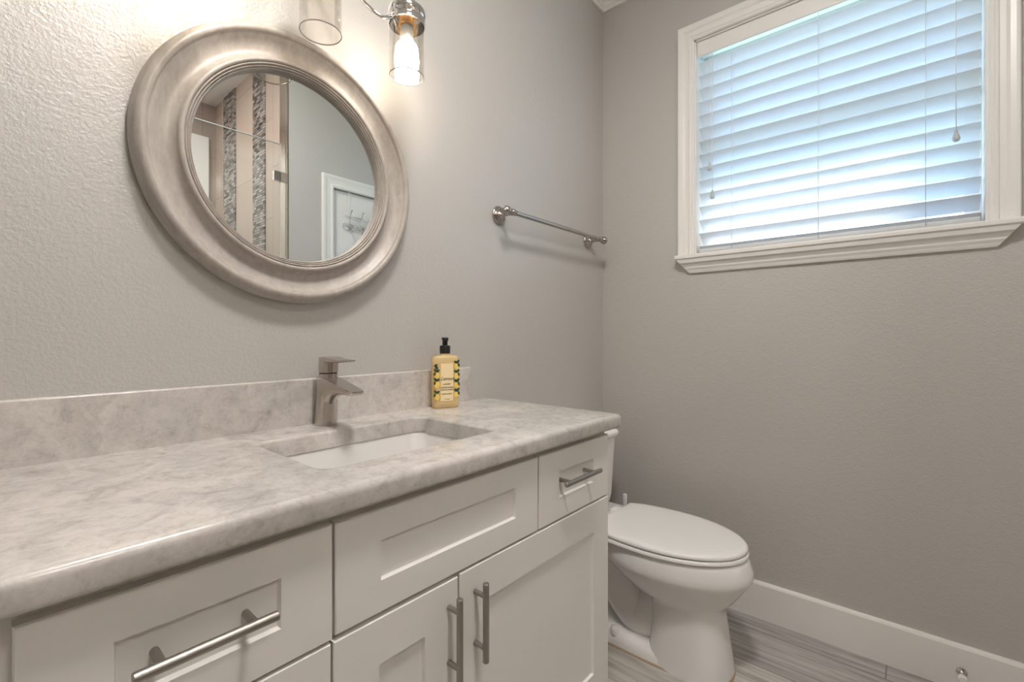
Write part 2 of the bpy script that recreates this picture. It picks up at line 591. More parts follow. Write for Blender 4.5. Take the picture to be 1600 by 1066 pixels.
# ------------------------------------------------------------------ blind
bl = thing('window_blind', 'white slatted blind lowered and tilted closed inside the window frame', 'blind', (.045, YC, WZ1 - .006))
BY0, BY1 = WY0 + .012, WY1 - .009
obj('valance', boxes(((.006, BY0 - .005, 2.262), (.018, BY1 + .002, 2.324))), M_trim, bl, bevel=.003)
obj('headrail', boxes(((.022, BY0, 2.285), (.075, BY1, 2.324))), M_trim, bl)
bm = bmesh.new()
PITCH = .0556
zt = 2.245
NSL = 15
TH = .0026
slat_z = []
for i in range(NSL):
    z = zt - i * PITCH
    slat_z.append(z)
    # section from the inner, upper edge outwards and down; the right end hangs a touch more open
    N = 6
    def section(drop):
        top, bot = [], []
        for k in range(N + 1):
            t = k / N
            x = .026 + .050 * t
            zz = z - drop * t + .0035 * math.sin(PI * t)
            nx, nz = .62, .78
            top.append((x + nx * TH / 2, zz + nz * TH / 2))
            bot.append((x - nx * TH / 2, zz - nz * TH / 2))
        return top + bot[::-1]
    jit = random.uniform(-.0006, .0006)
    op = .0050 * max(0, (i - 5)) / 9
    loft(bm, [[(x, BY0, zz + jit) for x, zz in section(.0440 - op)], [(x, BY1, zz - jit) for x, zz in section(.0455 - op * .35)]])
obj('slat_panel', bm, M_slat, bl, smooth=True, auto=40)
obj('bottom_rail', boxes(((.028, BY0, 1.437), (.080, BY1, 1.456))), M_slat, bl, bevel=.004)
for yl in (-.573, -.869, -1.161):
    bm = bmesh.new()
    tube(bm, [(.0225, yl - .004, 2.29), (.0225, yl - .004, 1.445)], .0010, 8)
    tube(bm, [(.083, yl - .004, 2.29), (.083, yl - .004, 1.445)], .0010, 8)
    for z in slat_z:
        tube(bm, [(.0225, yl - .004, z - .016), (.05, yl - .004, z - .026), (.083, yl - .004, z - .046)], .0007, 6)
    obj('ladder_cord', bm, M_cord, bl, smooth=True)
def tassel_cord(y, z, x=.019):
    bm = bmesh.new()
    tube(bm, [(x, y, 2.26), (x - .001, y + .001, (z + 2.26) / 2), (x, y, z + .010)], .0013, 8)
    o = obj('pull_cord', bm, M_cord, bl, smooth=True)
    bm = bmesh.new()
    lathe(bm, [(.0025, .020), (.0042, .018), (.0050, .012), (.0075, .004), (.0095, -.004), (.0095, -.010), (.0070, -.015), (.002, -.017)], (x, y, z), n=20)
    t = obj('tassel', bm, M_tassel, o, smooth=True)
tassel_cord(-.492, 1.793)
tassel_cord(-.504, 1.673, .0185)
tassel_cord(-1.236, 1.711)

# outside: lawn; unseen eave and house wing added to shade parts of the window
struct('eave_sun_blocker', boxes(((.14, -6, 2.62), (.74, 4, 2.70)), ((.72, -6, 2.56), (.76, 4, 2.72))), M_trim)
struct('wing_sun_blocker', boxes(((.14, -4.0, -.2), (1.95, -1.62, 3.2))), mat('stucco', (0.62, 0.60, 0.56), 0.9))
gr = struct('ground', boxes(((.2, -8, -.25), (14, 8, -.2))), mat('lawn', (0.16, 0.20, 0.10), 0.9))

# ------------------------------------------------------------------ closet door opposite (seen in the mirror)
d1 = empty('door_1', ((DX0 + DX1) / 2, YF, 0))
d1['kind'] = 'structure'
obj('door_panel', boxes(((DX0 + .004, YF - .045, .012), (DX1 - .004, YF - .010, DZ - .004))), M_trim, d1, bevel=.002)
DCAS = [(0, 0), (0, .010), (.008, .014), (.016, .014), (.022, .011), (.045, .014), (.060, .019), (.072, .019), (.075, .015), (.075, 0)]
bm = bmesh.new()
def cas_y(bm, s, e, w_dir, m0, m1):
    s, e, w = Vector(s), Vector(e), Vector(w_dir)
    d = (e - s).normalized()
    t = Vector((0, 1, 0))
    loft(bm, [[s + w * a + t * b - d * (a * m0) for a, b in DCAS], [e + w * a + t * b + d * (a * m1) for a, b in DCAS]])
cas_y(bm, (DX0, YF, 0), (DX0, YF, DZ), (-1, 0, 0), 0, 1)
cas_y(bm, (DX1, YF, 0), (DX1, YF, DZ), (1, 0, 0), 0, 1)
cas_y(bm, (DX0, YF, DZ), (DX1, YF, DZ), (0, 0, 1), 1, 1)
obj('door_casing', bm, M_trim, d1)

# over-the-door hook rack
hk = thing('hook_rack', 'wire over-the-door hook rack hanging on the white closet door, seen in the mirror', 'hook rack', (-.31, YF, 1.80))
yh = YF - .002
for x in (-.43, -.19):
    obj('strap', boxes(((x - .010, YF - .0085, 1.76), (x + .010, YF - .0065, DZ - .001))), M_plastic, hk)
bm = bmesh.new()
for z in (1.845, 1.765):
    tube(bm, [(-.46, yh, z), (-.16, yh, z)], .0022, 8)
for k in range(9):
    x = -.46 + k * .0375
    pts = [(x + .016 * math.cos(a), yh, 1.765 + .016 + .016 * math.sin(a)) for a in [2 * PI * j / 16 for j in range(17)]]
    tube(bm, pts, .0018, 6)
obj('wire_rail', bm, M_chrome, hk, smooth=True)
for k in range(4):
    x = -.43 + k * .08
    bm = bmesh.new()
    tube(bm, bez([(x, yh + .030, 1.875), (x, yh + .022, 1.865), (x, yh + .006, 1.82), (x, yh + .004, 1.765), (x, yh + .02, 1.738), (x, yh + .042, 1.745), (x, yh + .05, 1.775)], 8), .0028, 8)
    bmesh.ops.create_uvsphere(bm, u_segments=10, v_segments=8, radius=.006, matrix=Matrix.Translation((x, yh + .030, 1.876)))
    bmesh.ops.create_uvsphere(bm, u_segments=10, v_segments=8, radius=.006, matrix=Matrix.Translation((x, yh + .050, 1.777)))
    obj('hook', bm, M_chrome, hk, smooth=True)

# shower screen
ss = thing('shower_screen', 'frameless clear glass shower screen in front of the beige tiles, seen in the mirror', 'shower screen', (-1.5, YF - .05, 0))
obj('glass_panel', boxes(((-2.395, YF - .055, .02), (-.836, YF - .045, 2.19))), M_shglass, ss)
obj('glass_edge', boxes(((-.836, YF - .055, .02), (-.8335, YF - .045, 2.19)), ((-2.395, YF - .055, 2.19), (-.8335, YF - .045, 2.193))), M_edge, ss)
obj('glass_clamp', boxes(((-.875, YF - .062, 1.975), (-.817, YF - .038, 2.03))), M_chrome, ss, bevel=.002)

# unseen ceiling lamp added as ambient fill (above and behind the camera)
cl = thing('ceiling_fill_light', 'unseen round ceiling lamp added to fill the bathroom with light', 'ceiling light', (-1.55, -.95, ZC))
bm = bmesh.new(); lathe(bm, [(.20, 0), (.20, -.03), (.185, -.04), (.175, -.04)], (-1.55, -.95, ZC), n=48)
obj('fill_lamp_base', bm, M_trim, cl, smooth=True, auto=35)
bm = bmesh.new(); lathe(bm, [(.174, -.0405), (.15, -.055), (.10, -.065), (.02, -.068)], (-1.55, -.95, ZC), n=48)
obj('fill_diffuser', bm, M_fill, cl, smooth=True)

sl = thing('shower_fill_light', 'unseen square ceiling lamp added to brighten the tiled shower and cabinet fronts', 'ceiling light', (-1.65, -2.2, ZC))  # unseen lamp, added to brighten the shower tiles and the cabinet fronts
obj('fill_lamp_trim', boxes(((-1.80, -2.35, ZC - .012), (-1.50, -2.05, ZC))), M_trim, sl, bevel=.003)
obj('fill_diffuser', boxes(((-1.77, -2.32, ZC - .016), (-1.53, -2.08, ZC - .0125))), emit('shower_fill_diffuser', (1.0, 0.93, 0.86), SHOWER_FILL_STRENGTH), sl)

# ------------------------------------------------------------------ vanity cabinet
van = thing('vanity_cabinet', 'white shaker vanity cabinet under the marble countertop', 'vanity', (-1.42, -.25, 0))
VX0, VX1 = -2.000, -0.836
YFACE, YD = -.480, -.500
obj('carcass', boxes(
    ((VX0, YFACE, 0), (VX0 + .018, -.004, .833)), ((VX1 - .018, YFACE, 0), (VX1, -.004, .833)),
    ((VX0 + .018, YFACE, .10), (VX1 - .018, -.004, .118)), ((VX0 + .018, -.012, .118), (VX1 - .018, -.004, .833)),
    ((VX0 + .018, -.425, 0), (VX1 - .018, -.41, .10))), M_cab, van)
obj('face_frame', boxes(
    ((VX0, YFACE - .002, .10), (VX0 + .05, YFACE + .018, .833)), ((VX1 - .04, YFACE - .002, .10), (VX1, YFACE + .018, .833)),
    ((VX0 + .05, YFACE - .002, .79), (VX1 - .04, YFACE + .018, .833)), ((VX0 + .05, YFACE - .002, .63), (VX1 - .04, YFACE + .018, .67)),
    ((VX0 + .05, YFACE - .002, .10), (VX1 - .04, YFACE + .018, .14)), ((-1.665, YFACE - .002, .14), (-1.628, YFACE + .018, .79)), ((-1.18, YFACE - .002, .67), (-1.14, YFACE + .018, .79))), M_cab, van)

def shaker(name, x0, x1, z0, z1, sw, sh, parent):
    """Shaker front: flat frame with stile width sw, rail height sh, and a recessed panel with a small sloped edge."""
    bm = bmesh.new()
    y1 = YFACE - .002
    ix0, ix1, iz0, iz1 = x0 + sw, x1 - sw, z0 + sh, z1 - sh
    d, s = .0065, .004
    def ring(xa, xb, za, zb, y):
        return [bm.verts.new(p) for p in ((xa, y, za), (xb, y, za), (xb, y, zb), (xa, y, zb))]
    e = .0016
    R = [ring(x0, x1, z0, z1, y1), ring(x0, x1, z0, z1, YD + e), ring(x0 + e, x1 - e, z0 + e, z1 - e, YD),
         ring(ix0, ix1, iz0, iz1, YD), ring(ix0 + s * .5, ix1 - s * .5, iz0 + s * .5, iz1 - s * .5, YD + d * .8),
         ring(ix0 + s * .7, ix1 - s * .7, iz0 + s * .7, iz1 - s * .7, YD + d)]
    for a, b in zip(R[:-1], R[1:]):
        for i in range(4):
            j = (i + 1) % 4
            bm.faces.new((a[i], a[j], b[j], b[i]))
    bm.faces.new(R[-1]); bm.faces.new(R[0][::-1])
    return obj(name, bm, M_cab, parent)

def pull(c, axis, length, parent):
    """round bar pull on two posts; c = centre of the bar."""
    c = Vector(c)
    a = Vector(axis)
    bm = bmesh.new()
    L = length / 2
    r = .0060
    lathe(bm, [(r - .001, -L), (r, -L + .001), (r, L - .001), (r - .001, L)], c, a, n=24)
    h = obj('handle', bm, M_pull, parent, smooth=True, auto=35)
    for s in (-1, 1):
        p = c + a * (s * (L - .0255))
        bm = bmesh.new()
        lathe(bm, [(.0048, 0), (.0048, abs(YD + .007 - c.y) if parent.get('recess') else abs(YD - c.y))], p, (0, 1, 0), n=20)
        obj('handle_post', bm, M_pull, h, smooth=True, auto=35)
    return h

YH = -.529
dl = shaker('drawer', -1.960, -1.6465, .652, .819, .072, .050, van); dl['recess'] = True
pull((-1.806, YH, .739), (1, 0, 0), .144, dl)
dc = shaker('false_drawer_front', -1.6425, -1.1635, .655, .819, .076, .050, van)
dr = shaker('drawer', -1.1585, -.848, .655, .819, .077, .051, van); dr['recess'] = True
pull((-1.0165, YH, .745), (1, 0, 0), .158, dr)
for o in (dl, dr):
    del o['recess']
do1 = shaker('door', -1.6455, -1.4035, .125, .647, .076, .073, van)
pull((-1.426, YH, .551), (0, 0, 1), .150, do1)
do2 = shaker('door', -1.3995, -.848, .125, .650, .076, .076, van)
pull((-1.360, YH, .553), (0, 0, 1), .148, do2)
shaker('drawer', -1.960, -1.649, .40, .647, .072, .060, van)
shaker('drawer', -1.960, -1.649, .125, .395, .072, .060, van)

# ------------------------------------------------------------------ countertop with rounded sink cut-out
CT = .873
def rect_ray(px, py, cx, cy, x0, x1, y0, y1):
    dx, dy = px - cx, py - cy
    t = 1e9
    if dx > 1e-9: t = min(t, (x1 - cx) / dx)
    if dx < -1e-9: t = min(t, (x0 - cx) / dx)
    if dy > 1e-9: t = min(t, (y1 - cy) / dy)
    if dy < -1e-9: t = min(t, (y0 - cy) / dy)
    return cx + dx * t, cy + dy * t
SX, SY, SHW, SHD = -1.410, -.272, .207, .140
inner = []
base = rrect(SX, SY, SHW, SHD, .030, 8)
for i, p in enumerate(base):                      # subdivide long sides for an even fan
    q = base[(i + 1) % len(base)]
    L = math.dist(p, q)
    k = max(1, int(L / .02))
    for j in range(k):
        inner.append((p[0] + (q[0] - p[0]) * j / k, p[1] + (q[1] - p[1]) * j / k))
CX0, CX1, CY0, CY1 = -2.030, -.812, -.520, -.001
outer = [list(rect_ray(px, py, SX, SY, CX0, CX1, CY0, CY1)) for px, py in inner]
for cxn, cyn in ((CX0, CY0), (CX1, CY0), (CX0, CY1), (CX1, CY1)):
    k = min(range(len(outer)), key=lambda i: (outer[i][0] - cxn) ** 2 + (outer[i][1] - cyn) ** 2)
    outer[k] = [cxn, cyn]
def outring(ins, z):
    return [(min(max(x, CX0 + ins), CX1 - ins), min(max(y, CY0 + ins), CY1), z) for x, y in outer]
def inring(ins, z):
    out = []
    for x, y in inner:
        d = Vector((x - SX, y - SY))
        out.append((SX + (x - SX) * (1 + ins / SHW), SY + (y - SY) * (1 + ins / SHD), z))
    return out
zb = .835
R_ = .013
rings = [inring(0, zb), inring(0, CT - .006)]
for k in range(1, 5):
    a = PI / 2 * k / 4
    rings.append(inring(.006 * (1 - math.cos(a)), CT - .006 + .006 * math.sin(a)))
for k in range(0, 7):
    a = PI / 2 * k / 6
    rings.append(outring(R_ * (1 - math.sin(a)), CT - R_ * (1 - math.cos(a))))
for k in range(0, 5):
    a = PI / 2 * k / 4
    rings.append(outring(.006 * (1 - math.cos(a)), zb + .006 * (1 - math.sin(a))))
bm = bmesh.new()
loft(bm, rings, loop=True)
top = obj('countertop', bm, M_marble, smooth=True, auto=50)
tag(top, 'pale grey marble countertop with rounded edges and a rectangular sink cutout', 'countertop')

bm = boxes(((CX0, -.021, CT - .004), (-.905, -.0015, .9845)))
bs = obj('backsplash', bm, M_marble, bevel=.004)
tag(bs, 'low pale marble backsplash strip along the wall behind the faucet', 'backsplash')

# undermount sink
sk = thing('sink', 'white rectangular undermount sink set in the marble countertop', 'sink', (SX, SY, .70))
def skring(grow, z, r):
    return [(x, y, z) for x, y in rrect(SX, SY, SHW + grow, SHD + grow, r, 8)]
rings = [skring(.022, .8345, .05), skring(.004, .8345, .034), skring(.002, .828, .033), skring(-.004, .79, .035), skring(-.012, .735, .04),
         skring(-.025, .712, .045), skring(-.05, .702, .05), skring(-.12, .699, .018), skring(-.13, .698, .008)]
outs = [skring(-.10, .688, .03), skring(-.02, .694, .05), skring(0, .72, .05), skring(.010, .80, .04), skring(.022, .822, .05)]
bm = bmesh.new()
loft(bm, outs + rings, True, True)
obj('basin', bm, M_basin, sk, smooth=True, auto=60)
bm = bmesh.new()
lathe(bm, [(.030, .699), (.030, .702), (.024, .7035), (.022, .701), (.001, .701)], (SX, SY, 0), n=32)
obj('drain', bm, M_chrome, sk, smooth=True, auto=35)

# ------------------------------------------------------------------ faucet
FX, FY = -1.426, -.052
fa = thing('faucet', 'brushed nickel single-lever faucet standing behind the sink', 'faucet', (FX, FY, CT))
def ell(cx, cy, z, rx, ry, n=40, tilt=0.0):
    return [(cx + rx * math.cos(2 * PI * i / n), cy + ry * math.sin(2 * PI * i / n), z - tilt * ry * math.sin(2 * PI * i / n) * -1) for i in range(n)]
bm = bmesh.new()
# tapering column that leans forward towards the basin; the top cut slopes down to the front
rings = []
for z, yy, rx, ry, tl in ((.873, FY, .0255, .0255, 0), (.876, FY, .0255, .0255, 0), (.91, FY - .003, .0245, .0245, 0), (.94, FY - .007, .0235, .0235, 0.05),
                          (.962, FY - .010, .0230, .0235, .18), (.980, FY - .013, .0228, .0238, .30)):
    rings.append(ell(FX, yy, z, rx, ry, 40, tl))
loft(bm, rings)
obj('body', bm, M_nickel, fa, smooth=True, auto=40)
# flat spout: wide slab that runs forward and slightly down, curved underside
def sec(y, zt_, zb_, hw, r, e=.55):
    """flat top with a tight edge, rounded underside"""
    h = zt_ - zb_
    pts = []
    m = 14
    rb = h - min(.004, h * .45)                      # depth of the rounded lower part
    for k in range(m + 1):
        a = PI + PI * k / m
        pts.append((FX + hw * math.copysign(abs(math.cos(a)) ** e, math.cos(a)), zb_ + rb + rb * math.copysign(abs(math.sin(a)) ** .8, math.sin(a))))
    pts += [(FX + hw, zt_ - .0012), (FX + hw - .0012, zt_), (FX - hw + .0012, zt_), (FX - hw, zt_ - .0012)]
    return [(x, y, z) for x, z in pts]
bm = bmesh.new()
S = [(-.042, .9900, .930, .0195, .004, 1.0), (-.060, .9905, .912, .0222, .003, 1.0), (-.072, .9890, .914, .0226, .003, 1.0), (-.080, .9875, .925, .0226, .003, .95), (-.088, .9860, .9345, .0226, .003, .88), (-.098, .9840, .9420, .0224, .003, .8),
     (-.112, .9812, .9480, .0221, .003, .72), (-.130, .9775, .9518, .0215, .003, .65), (-.150, .9735, .9535, .0208, .003, .6), (-.168, .9698, .9540, .0198, .003), (-.182, .9670, .9542, .0188, .003), (-.191, .9652, .9560, .0172, .003), (-.195, .9642, .9598, .014, .002)]
loft(bm, [sec(*s) for s in S])
obj('spout', bm, M_nickel, fa, smooth=True, auto=40)
bm = bmesh.new()
lathe(bm, [(.0205, 0), (.0205, .004)], (FX, FY - .012, .9975), n=40)
obj('seam_ring', bm, M_rubber, fa, smooth=True, auto=35)
bm = bmesh.new()
loft(bm, [ell(FX, FY - .012, .984, .0218, .0228), ell(FX, FY - .012, .9978, .0214, .0222)])
obj('collar', bm, M_nickel, fa, smooth=True, auto=35)
bm = bmesh.new()
loft(bm, [ell(FX, FY - .012, 1.001, .0222, .0230), ell(FX, FY - .013, 1.020, .0226, .0232), ell(FX, FY - .013, 1.031, .0218, .0222), ell(FX, FY - .013, 1.036, .018, .019), ell(FX, FY - .013, 1.038, .013, .014)])
lev = obj('lever', bm, M_nickel, fa, smooth=True, auto=40)
bm = bmesh.new()
S = [(-.050, 1.0375, 1.022, .017, .004), (-.070, 1.0385, 1.021, .0205, .004), (-.090, 1.0375, 1.024, .0205, .004), (-.110, 1.0350, 1.0265, .0195, .003), (-.132, 1.0330, 1.0262, .0185, .002), (-.152, 1.0325, 1.0275, .0165, .0015), (-.163, 1.0330, 1.0290, .0140, .001), (-.167, 1.0333, 1.0305, .011, .001)]
loft(bm, [sec(*s) for s in S])
obj('lever_blade', bm, M_nickel, lev, smooth=True, auto=40)

# ------------------------------------------------------------------ soap bottle
SBX, SBY = -1.060, -.068
sb = thing('soap_bottle', 'amber liquid soap pump bottle printed with lemons, standing before the backsplash', 'soap bottle', (SBX, SBY, CT))
def rr3(hw, hd, r, z, n=6):
    return [(x, y, z) for x, y in rrect(0, 0, hw, hd, r, n)]
BOT = []
bm = bmesh.new()
P = [(.036, .0165, .012, .0008), (.0395, .0195, .014, .004), (.0400, .0200, .0145, .02), (.0395, .0195, .014, .075), (.0400, .0200, .0145, .128), (.0405, .0205, .0145, .148),
     (.0390, .0190, .014, .1535), (.0300, .0165, .012, .1560), (.0135, .0125, .0100, .1585), (.0125, .0125, .0100, .166)]
loft(bm, [rr3(a, b, c, z) for a, b, c, z in P])
b0 = obj('bottle', bm, M_soap, None, smooth=True, auto=50)
bm = bmesh.new()
lathe(bm, [(.0155, .1625), (.0160, .164), (.0160, .183), (.0150, .186), (.0085, .1865)], (0, 0, 0), n=36)
c0 = obj('pump_collar', bm, M_black, None, smooth=True, auto=35)
bm = bmesh.new()
lathe(bm, [(.0082, .186), (.0078, .203), (.0095, .2035), (.0105, .2055), (.0105, .209), (.009, .2105)], (0, 0, 0), n=28)
tube(bm, [(0, -.006, .2065), (0, -.022, .2060), (0, -.027, .2035)], [.0048, .0042, .0036], 12)
p0 = obj('pump_head', bm, M_black, None, smooth=True, auto=35)
yl = -.0207
l0 = obj('label', boxes(((-.0185, yl - .0004, .022), (.0195, yl + .0008, .134))), M_label, None)
lb = obj('label_border', boxes(((-.0195, yl - .0004, .021), (-.0185, yl + .0008, .135)), ((.0195, yl - .0004, .021), (.0205, yl + .0008, .135)), ((-.0185, yl - .0004, .134), (.0195, yl + .0008, .135)), ((-.0185, yl - .0004, .021), (.0195, yl + .0008, .022))), M_border, None)
def text_mesh(name, s, size, x, z, shear=0.0, y=yl - .0006):
    cu = bpy.data.curves.new(name, 'FONT')
    cu.body = s
    cu.size = size
    cu.align_x = 'CENTER'
    cu.shear = shear
    cu.extrude = .00015
    cu.offset = .00012
    o = bpy.data.objects.new(name, cu)
    C.objects.link(o)
    dg = bpy.context.evaluated_depsgraph_get()
    me = bpy.data.meshes.new_from_object(o.evaluated_get(dg))
    bpy.data.objects.remove(o)
    me.transform(Matrix.Translation((x, y, z)) @ Matrix.Rotation(PI / 2, 4, 'X'))
    me.materials.clear()
    me.materials.append(M_ink)
    r = bpy.data.objects.new(name, me)
    C.objects.link(r)
    return r
texts = [text_mesh('lettering', 'Lemon', .0145, .001, .0835, .45), text_mesh('lettering', 'LUXURY', .0060, .0, .0700), text_mesh('lettering', 'LIQUID SOAP', .0062, .0005, .0600),
         text_mesh('lettering', 'SAVON LIQUIDE', .0050, .0005, .0535), text_mesh('lettering', 'HAND & BODY', .0046, .0005, .0415), text_mesh('lettering', '16.9 FL OZ', .0034, .0005, .026)]
prints = []
random.seed(3)
def lemon(x, z, s, ang):
    bm = bmesh.new()
    bmesh.ops.create_uvsphere(bm, u_segments=20, v_segments=12, radius=1.0)
    for v_ in bm.verts:
        v_.co.z *= 1.22 + .22 * abs(v_.co.z) ** 6
    bm.transform(Matrix.Translation((x, yl + .0002, z)) @ Matrix.Rotation(ang, 4, 'Y') @ Matrix.Diagonal((s, .0005, s, 1)))
    return obj('lemon_print', bm, M_lemon, None, smooth=True)
def leaf(x, z, L, ang):
    bm = bmesh.new()
    n = 10
    up = [(L * (k / n - .5), .26 * L * math.sin(PI * k / n)) for k in range(n + 1)]
    ring = up + [(a, -b) for a, b in up[1:-1][::-1]]
    M = Matrix.Translation((x, yl + .0001, z)) @ Matrix.Rotation(ang, 4, 'Y')
    loft(bm, [[M @ Vector((a, -.0004, b)) for a, b in ring], [M @ Vector((a, .0006, b)) for a, b in ring]])
    return obj('leaf_print', bm, M_leaf, None)
for sx in (-1, 1):
    for k, z in enumerate((.036, .072, .099) if sx < 0 else (.040, .068, .096, .124)):
        prints.append(lemon(sx * .0300, z, .0080 - .0010 * (sx > 0), .25 * sx * (-1) ** k))
        prints.append(leaf(sx * .0275, z + .0125, .015, .6 * sx))
        prints.append(leaf(sx * .0345, z + .0145, .014, -.9 * sx))
        prints.append(leaf(sx * .0365, z + .004, .013, 1.4 * sx))
prints.append(leaf(-.031, .122, .016, .9))
prints.append(leaf(-.0335, .128, .014, -.5))
ROT = Matrix.Translation((SBX, SBY, CT)) @ Matrix.Rotation(math.radians(-26), 4, 'Z')
for o in [b0, c0, p0, l0, lb] + texts + prints:
    o.data.transform(ROT)
    par = sb
    if o in texts or o is lb:
        par = l0
    if o in prints:
        par = b0
    if o is p0:
        par = c0
    o.parent = par
    if par is sb:
        o.matrix_parent_inverse = Matrix.Translation(sb.location).inverted()

# ------------------------------------------------------------------ round mirror
MX, MZ = -1.478, 1.4855
mi = thing('mirror', 'round wall mirror in a wide weathered taupe moulded frame above the sink', 'mirror', (MX, -.001, MZ))
prof = [(.313, .001), (.317, .004), (.3185, .012), (.3170, .022), (.3130, .0275), (.3128, .0300), (.3105, .0365), (.3055, .0410), (.3000, .0420), (.2960, .0405), (.2935, .0370),
        (.2930, .0345), (.2900, .0330), (.2840, .0270), (.2760, .0215), (.2670, .0182), (.2580, .0180), (.2510, .0210), (.2460, .0265), (.2440, .0300),
        (.2435, .0325), (.2410, .0365), (.2375, .0378), (.2342, .0365), (.2328, .0330), (.2322, .0318), (.2312, .0338), (.2296, .0346), (.2282, .0336), (.2276, .0300), (.2270, .0292),
        (.2262, .0310), (.2248, .0316), (.2236, .0306), (.2231, .0268), (.2226, .0260), (.2218, .0276), (.2206, .0280), (.2196, .0270), (.2192, .0225), (.2186, .0215), (.2178, .0200), (.2170, .0120), (.2170, .001)]
bm = bmesh.new()
lathe(bm, prof, (MX, 0, MZ), (0, -1, 0), n=128, loop=True)
obj('frame', bm, M_frame, mi, smooth=True, auto=60)
bm = bmesh.new()
lathe(bm, [(.2172, .009), (.2172, .0135)], (MX, 0, MZ), (0, -1, 0), n=128)
obj('mirror_glass', bm, M_mirror, mi)

# ------------------------------------------------------------------ vanity light
vl = thing('vanity_light', 'polished chrome wall light with clear glass cylinder shades above the mirror', 'wall light', (MX, -.001, 2.06))
LY = -.142
LXS = (-1.714, -1.484, -1.254)
bm = bmesh.new()
lathe(bm, [(.062, .001), (.064, .006), (.060, .016), (.020, .022), (.016, .030)], (MX, 0, 2.07), (0, -1, 0), n=40)
obj('backplate', bm, M_chrome, vl, smooth=True, auto=40)
def shade_unit(x, kind):
    bm = bmesh.new()
    prof = [(.0455, 1.889), (.0475, 1.890), (.0475, 1.897), (.0462, 1.899), (.0462, 1.907), (.0475, 1.909), (.0475, 1.924), (.0462, 1.928), (.040, 1.930), (.036, 1.931), (.034, 1.940), (.028, 1.946), (.012, 1.950), (.006, 1.962), (.001, 1.963),
            ]
    inner = [(.001, 1.942), (.027, 1.940), (.031, 1.934), (.033, 1.926), (.044, 1.922), (.0445, 1.889)]
    lathe(bm, prof + inner, (x, LY, 0), n=48, loop=True)
    cap = obj('shade_cap', bm, M_chrome, vl, smooth=True, auto=35)
    bm = bmesh.new()
    lathe(bm, [(.0420, 1.930), (.0436, 1.905), (.0440, 1.760), (.0425, 1.760), (.0421, 1.905), (.0405, 1.930)], (x, LY, 0), n=64, loop=True)
    sh = obj('glass_shade', bm, M_shade, cap, smooth=True, auto=40)
    bm = bmesh.new()
    lathe(bm, [(.0440, 1.7602), (.0443, 1.7585), (.0432, 1.7572), (.0421, 1.7585), (.0425, 1.7602)], (x, LY, 0), n=64, loop=True)
    obj('shade_rim', bm, M_rim, cap, smooth=True)
    bm = bmesh.new()
    lathe(bm, [(.021, 1.951), (.021, 1.928), (.0185, 1.925), (.0185, 1.893), (.0165, 1.888), (.001, 1.888)], (x, LY, 0), n=32)
    obj('socket', bm, M_brass, cap, smooth=True, auto=35)
    if kind:
        bm = bmesh.new()
        lathe(bm, [(.0135, 1.888), (.0165, 1.886), (.0175, 1.860), (.0183, 1.846), (.0185, 1.843)], (x, LY, 0), n=32)
        obj('bulb_neck', bm, M_bulb_off, cap, smooth=True, auto=40)
        bm = bmesh.new()
        lathe(bm, [(.0185, 1.8428), (.0250, 1.8395), (.0285, 1.833), (.0280, 1.826), (.0305, 1.818), (.0298, 1.810), (.0318, 1.801), (.0305, 1.792), (.0300, 1.784), (.0268, 1.776), (.0225, 1.768), (.0150, 1.761), (.0060, 1.757), (.0005, 1.7565)], (x, LY, 0), n=32)
        obj('bulb', bm, M_bulb, cap, smooth=True)
    else:
        bm = bmesh.new()
        lathe(bm, [(.0110, 1.888), (.0120, 1.880), (.0120, 1.850), (.0090, 1.838), (.0040, 1.832), (.0005, 1.831)], (x, LY, 0), n=24)
        obj('small_bulb', bm, M_bulb_off, cap, smooth=True)
    return cap
for x, k in zip(LXS, (1, 0, 1)):
    shade_unit(x, k)
for x, s in ((LXS[0], 1), (LXS[2], -1)):
    bm = bmesh.new()
    tube(bm, bez([(MX, -.024, 2.07), (MX - s * .03, -.050, 2.035), (MX - s * .068, -.085, 1.968), (MX - s * .103, -.110, 1.917), (MX - s * .143, -.140, 1.876), (x + s * .050, LY, 1.888), (x + s * .046, LY, 1.895)], 12), .0048, 14)
    obj('arm', bm, M_chrome, vl, smooth=True)
    bm = bmesh.new()
    tube(bm, bez([(x + s * .022, LY, 2.03), (x + s * .046, LY, 1.99), (x + s * .050, LY, 1.955), (x + s * .040, LY, 1.938)], 10), .0022, 10)
    tube(bm, bez([(x + s * .022, LY, 2.03), (x + s * .018, LY, 1.99), (x + s * .020, LY, 1.955)], 10), .0022, 10)
    obj('shade_clip', bm, M_chrome, vl, smooth=True)
bm = bmesh.new()
tube(bm, bez([(MX, -.024, 2.07), (MX - .002, -.09, 2.065), (LXS[1], LY, 2.03), (LXS[1], LY, 1.97)], 12), .0048, 14)
obj('arm', bm, M_chrome, vl, smooth=True)

